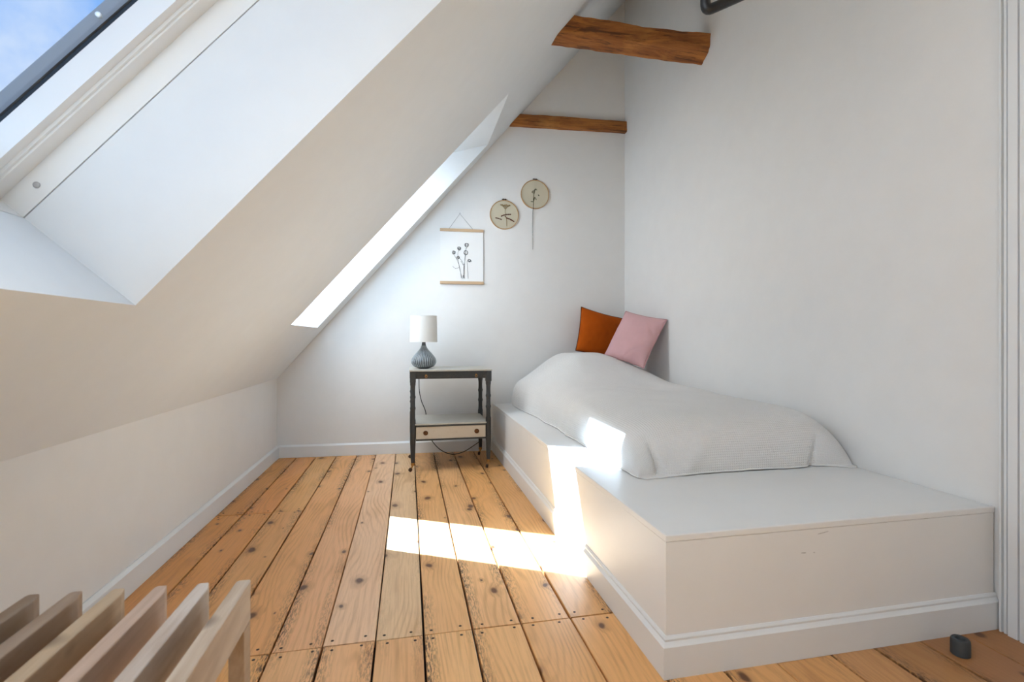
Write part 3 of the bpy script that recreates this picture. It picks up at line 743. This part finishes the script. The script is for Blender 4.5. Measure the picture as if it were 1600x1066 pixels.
def hoop(x, z, r, label):
    root = wall_root('embroidery_hoop', x, z, label, 'embroidery hoop', 'embroidery hoops on the gable wall')
    m_ = bmesh.new(); lathe(m_, [(r - .005, -.003), (r - .005, -.006), (r * .5, -.0066), (.0, -.0068)], 48, axis='Y'); cl = obj('cloth', m_, M_LINEN, root, smooth=True, auto=40)
    m_ = bmesh.new(); rg = []
    for rr, y in ((r - .005, -.001), (r + .001, -.001), (r + .001, -.012), (r - .005, -.012)):
        rg.append([m_.verts.new((rr * math.cos(2 * PI * k / 56), y, rr * math.sin(2 * PI * k / 56))) for k in range(56)])
    for q in range(4):
        a, b = rg[q], rg[(q + 1) % 4]
        for k in range(56): m_.faces.new((a[k], a[(k + 1) % 56], b[(k + 1) % 56], b[k]))
    hp = obj('ring', m_, M_HOOP, root, smooth=True, auto=40)
    m_ = bmesh.new(); box(m_, -.014, -.003, -.011, -.002, r, r + .012); box(m_, .003, .014, -.011, -.002, r, r + .012); tube(m_, [(-.02, -.0065, r + .007), (.024, -.0065, r + .007)], .0026, 8)
    obj('clasp', m_, M_CLASP, root)
    return root, cl
M_CLASP = mat('dark_clasp', (.10, .08, .065), .5, .5)
r1, c1 = hoop(.765, 1.912, .118, 'left embroidery hoop with dried red flowers under the far beam')
k_ = .1195 / 116.                               # sheet pixels to metres
def H1(u, v): return ((u - 652) * k_, -.0085, -(v - 441) * k_)
m_ = bmesh.new()
for pts in ([(660, 375), (658, 420), (668, 470), (671, 530)],): tube(m_, spline([H1(*p) for p in pts], 6), .0016, 5)
obj('stem', m_, M_STRAW, c1)
m_ = bmesh.new()
random.seed(4)
for k in range(22):
    u = 624 + 73 * k / 21; e = H1(u, 367 + random.uniform(-5, 5)); tube(m_, [H1(660, 400), H1((u + 660) / 2, 380), e], [.0004, .0005, .0006], 4)
    lathe(m_, [(.001, -.004), (.005, -.001), (.005, .002), (.001, .005)], 7, c=e)
obj('dried_umbel', m_, M_STRAW, c1)
m_ = bmesh.new()
for pts, r in (([(625, 455), (650, 443), (680, 438), (705, 436)], .0042), ([(580, 468), (605, 472), (632, 480)], .0036), ([(668, 466), (690, 472), (715, 484), (731, 493)], .0048), ([(655, 450), (672, 466)], .003)):
    p = spline([H1(*q) for q in pts], 4); tube(m_, p, [r * (.55 + .6 * abs(math.sin(i * 1.9))) for i in range(len(p))], 6)
obj('dried_flower', m_, M_RED, c1)
r2, c2 = hoop(1.02, 2.09, .118, 'right embroidery hoop with a green sprig trailing a long stem')
def H2(u, v): return ((u - 896) * k_, -.0085, -(v - 278) * k_)
m_ = bmesh.new()
for pts, r in (([(905, 232), (893, 245), (884, 300), (882, 390)], .0018), ([(870, 262), (882, 250), (890, 268), (872, 266)], .0022), ([(886, 268), (900, 238), (912, 245)], .0018), ([(886, 330), (895, 305), (908, 322)], .002), ([(862, 336), (884, 338)], .0026), ([(922, 280), (930, 288)], .003), ([(884, 320), (896, 300)], .0024)):
    tube(m_, spline([H2(*q) for q in pts], 5), r, 5)
obj('sprig', m_, M_STEM, c2)
m_ = bmesh.new(); p = spline([(H2(882, 388)[0], -.0095, H2(882, 388)[2]), (H2(878, 430)[0], -.008, H2(878, 430)[2]), (H2(876, 560)[0], -.006, H2(876, 560)[2]), (H2(878, 718)[0], -.006, H2(878, 718)[2])], 8)
tube(m_, p, [.0030 - .0018 * i / len(p) for i in range(len(p))], 6); obj('trailing_stem', m_, M_STR, c2)
m_ = bmesh.new(); lathe(m_, [(.004, -.002), (.006, 0), (.004, .004)], 10, c=H2(882, 391)); obj('knot', m_, M_RED, c2)

# ================================================================== slatted bench in the near corner
BX = [-.287, -.354, -.425, -.495, -.563, -.631]
bn = tag(empty('slatted_bench', (-.47, .5, 0)), 'pale wooden bench of thin upright slats in the near left corner', 'bench')
oB = Vector((.47, -.5, 0)); BZ, SW, SH, BY0, BY1 = .45, .026, .072, -.05, 1.01
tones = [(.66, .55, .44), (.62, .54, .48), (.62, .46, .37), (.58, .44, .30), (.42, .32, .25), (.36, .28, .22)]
for k, xr in enumerate(BX):
    m_ = bmesh.new(); yf = BY1 + .004 * k; ch = .012 if k else .004
    pts = [(xr - SW, BY0), (xr, BY0), (xr, yf - ch * 2.2), (xr - ch * .6, yf), (xr - SW + .003, yf), (xr - SW, yf - .006)]
    extrude(m_, [(x, y, BZ - SH) for x, y in pts], oB, oB + Vector((0, 0, SH)))
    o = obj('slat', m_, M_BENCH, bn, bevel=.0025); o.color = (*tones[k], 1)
for (x, y) in ((BX[0] - SW / 2, BY1 - .028), (BX[0] - SW / 2, BY0 + .03), (BX[-1] - SW / 2, BY1 - .008), (BX[-1] - SW / 2, BY0 + .03)):
    m_ = bmesh.new(); box(m_, x - .013, x + .0135, y - .018, y + .018, 0.0005, BZ - SH - .0005); bmesh.ops.translate(m_, vec=oB, verts=m_.verts[:])
    o = obj('leg', m_, M_BENCH, bn, bevel=.002); o.color = (.50, .38, .27, 1)
for y in (BY0 + .06, .40):
    for a, b in zip(BX, BX[1:]):
        m_ = bmesh.new(); box(m_, b + .0003, a - SW - .0003, y - .015, y + .015, BZ - SH + .004, BZ - .030); bmesh.ops.translate(m_, vec=oB, verts=m_.verts[:])
        o = obj('spacer', m_, M_BENCH, bn); o.color = (.38, .28, .2, 1)
for y in (BY1 - .028, BY0 + .03):
    m_ = bmesh.new(); box(m_, BX[-1] + .001, BX[0] - SW - .001, y - .011, y + .011, .18, .225); bmesh.ops.translate(m_, vec=oB, verts=m_.verts[:])
    o = obj('stretcher', m_, M_BENCH, bn); o.color = (.45, .34, .24, 1)

# ================================================================== rubber door stop
M_RUB = mat('grey_rubber', (.05, .056, .06), .65)
ds = tag(empty('door_stop', (1.54, 1.122, .0012)), 'dark grey rubber door stop standing on the floor by the door', 'door stop')
m_ = bmesh.new(); lathe(m_, [(.021, 0), (.0228, .002), (.0228, .034), (.022, .043), (.0195, .0465), (.0125, .0465), (.0108, .044), (.0108, .022), (.006, .0215)], 32); obj('body', m_, M_RUB, ds, smooth=True, auto=40)
m_ = bmesh.new(); lathe(m_, [(.006, .0216), (.006, .025), (.003, .026)], 12); obj('screw', m_, M_CLAD2, ds, smooth=True, auto=40)

# ================================================================== black pendant at the top of the picture
pd = tag(empty('pendant_lamp', (.98, 1.30, 2.05)), 'black angular wire pendant lamp cut off by the top edge', 'lamp')
oD = Vector((.98, 1.30, 2.05))
m_ = bmesh.new()
C0 = Vector((.849, 1.30, 1.856)); A_ = Vector((.835, 1.30, 2.16)); B_ = Vector((1.135, 1.24, 1.985))
def rounded(pts, r=.02, n=5):
    out = []; N = len(pts)
    for i in range(N):
        p = pts[i]; a = (pts[i - 1] - p).normalized(); b = (pts[(i + 1) % N] - p).normalized()
        for k in range(n + 1):
            t = k / n; out.append(p + a * r * (1 - t) ** 2 + b * r * t ** 2)
    return out
tube(m_, [p - oD for p in rounded([C0, B_, A_])], .0145, 12, closed=True); obj('wire_frame', m_, M_BLACK, pd, smooth=True)
top = Vector((.97, 1.30, 2.30)); m_ = bmesh.new()
for v in (A_, B_): tube(m_, [v - oD, top - oD], .008, 8)
obj('hanger', m_, M_BLACK, pd, smooth=True)
zc = KZ + (top.x - KX) * SL
m_ = bmesh.new(); tube(m_, [top - oD, Vector((top.x, top.y, zc)) - oD], .0028, 8); obj('cable', m_, M_BLACK, pd, smooth=True)
m_ = bmesh.new(); lathe(m_, [(.05, -.06), (.05, .0), (.02, .03)], 20, c=Vector((top.x, top.y, zc)) - oD); obj('canopy', m_, M_BLACK, pd, smooth=True, auto=40)
m_ = bmesh.new(); lathe(m_, [(.018, -.06), (.02, -.055), (.02, 0), (.006, .006)], 16, c=top - oD); obj('socket', m_, M_BLACK, pd, smooth=True, auto=40)
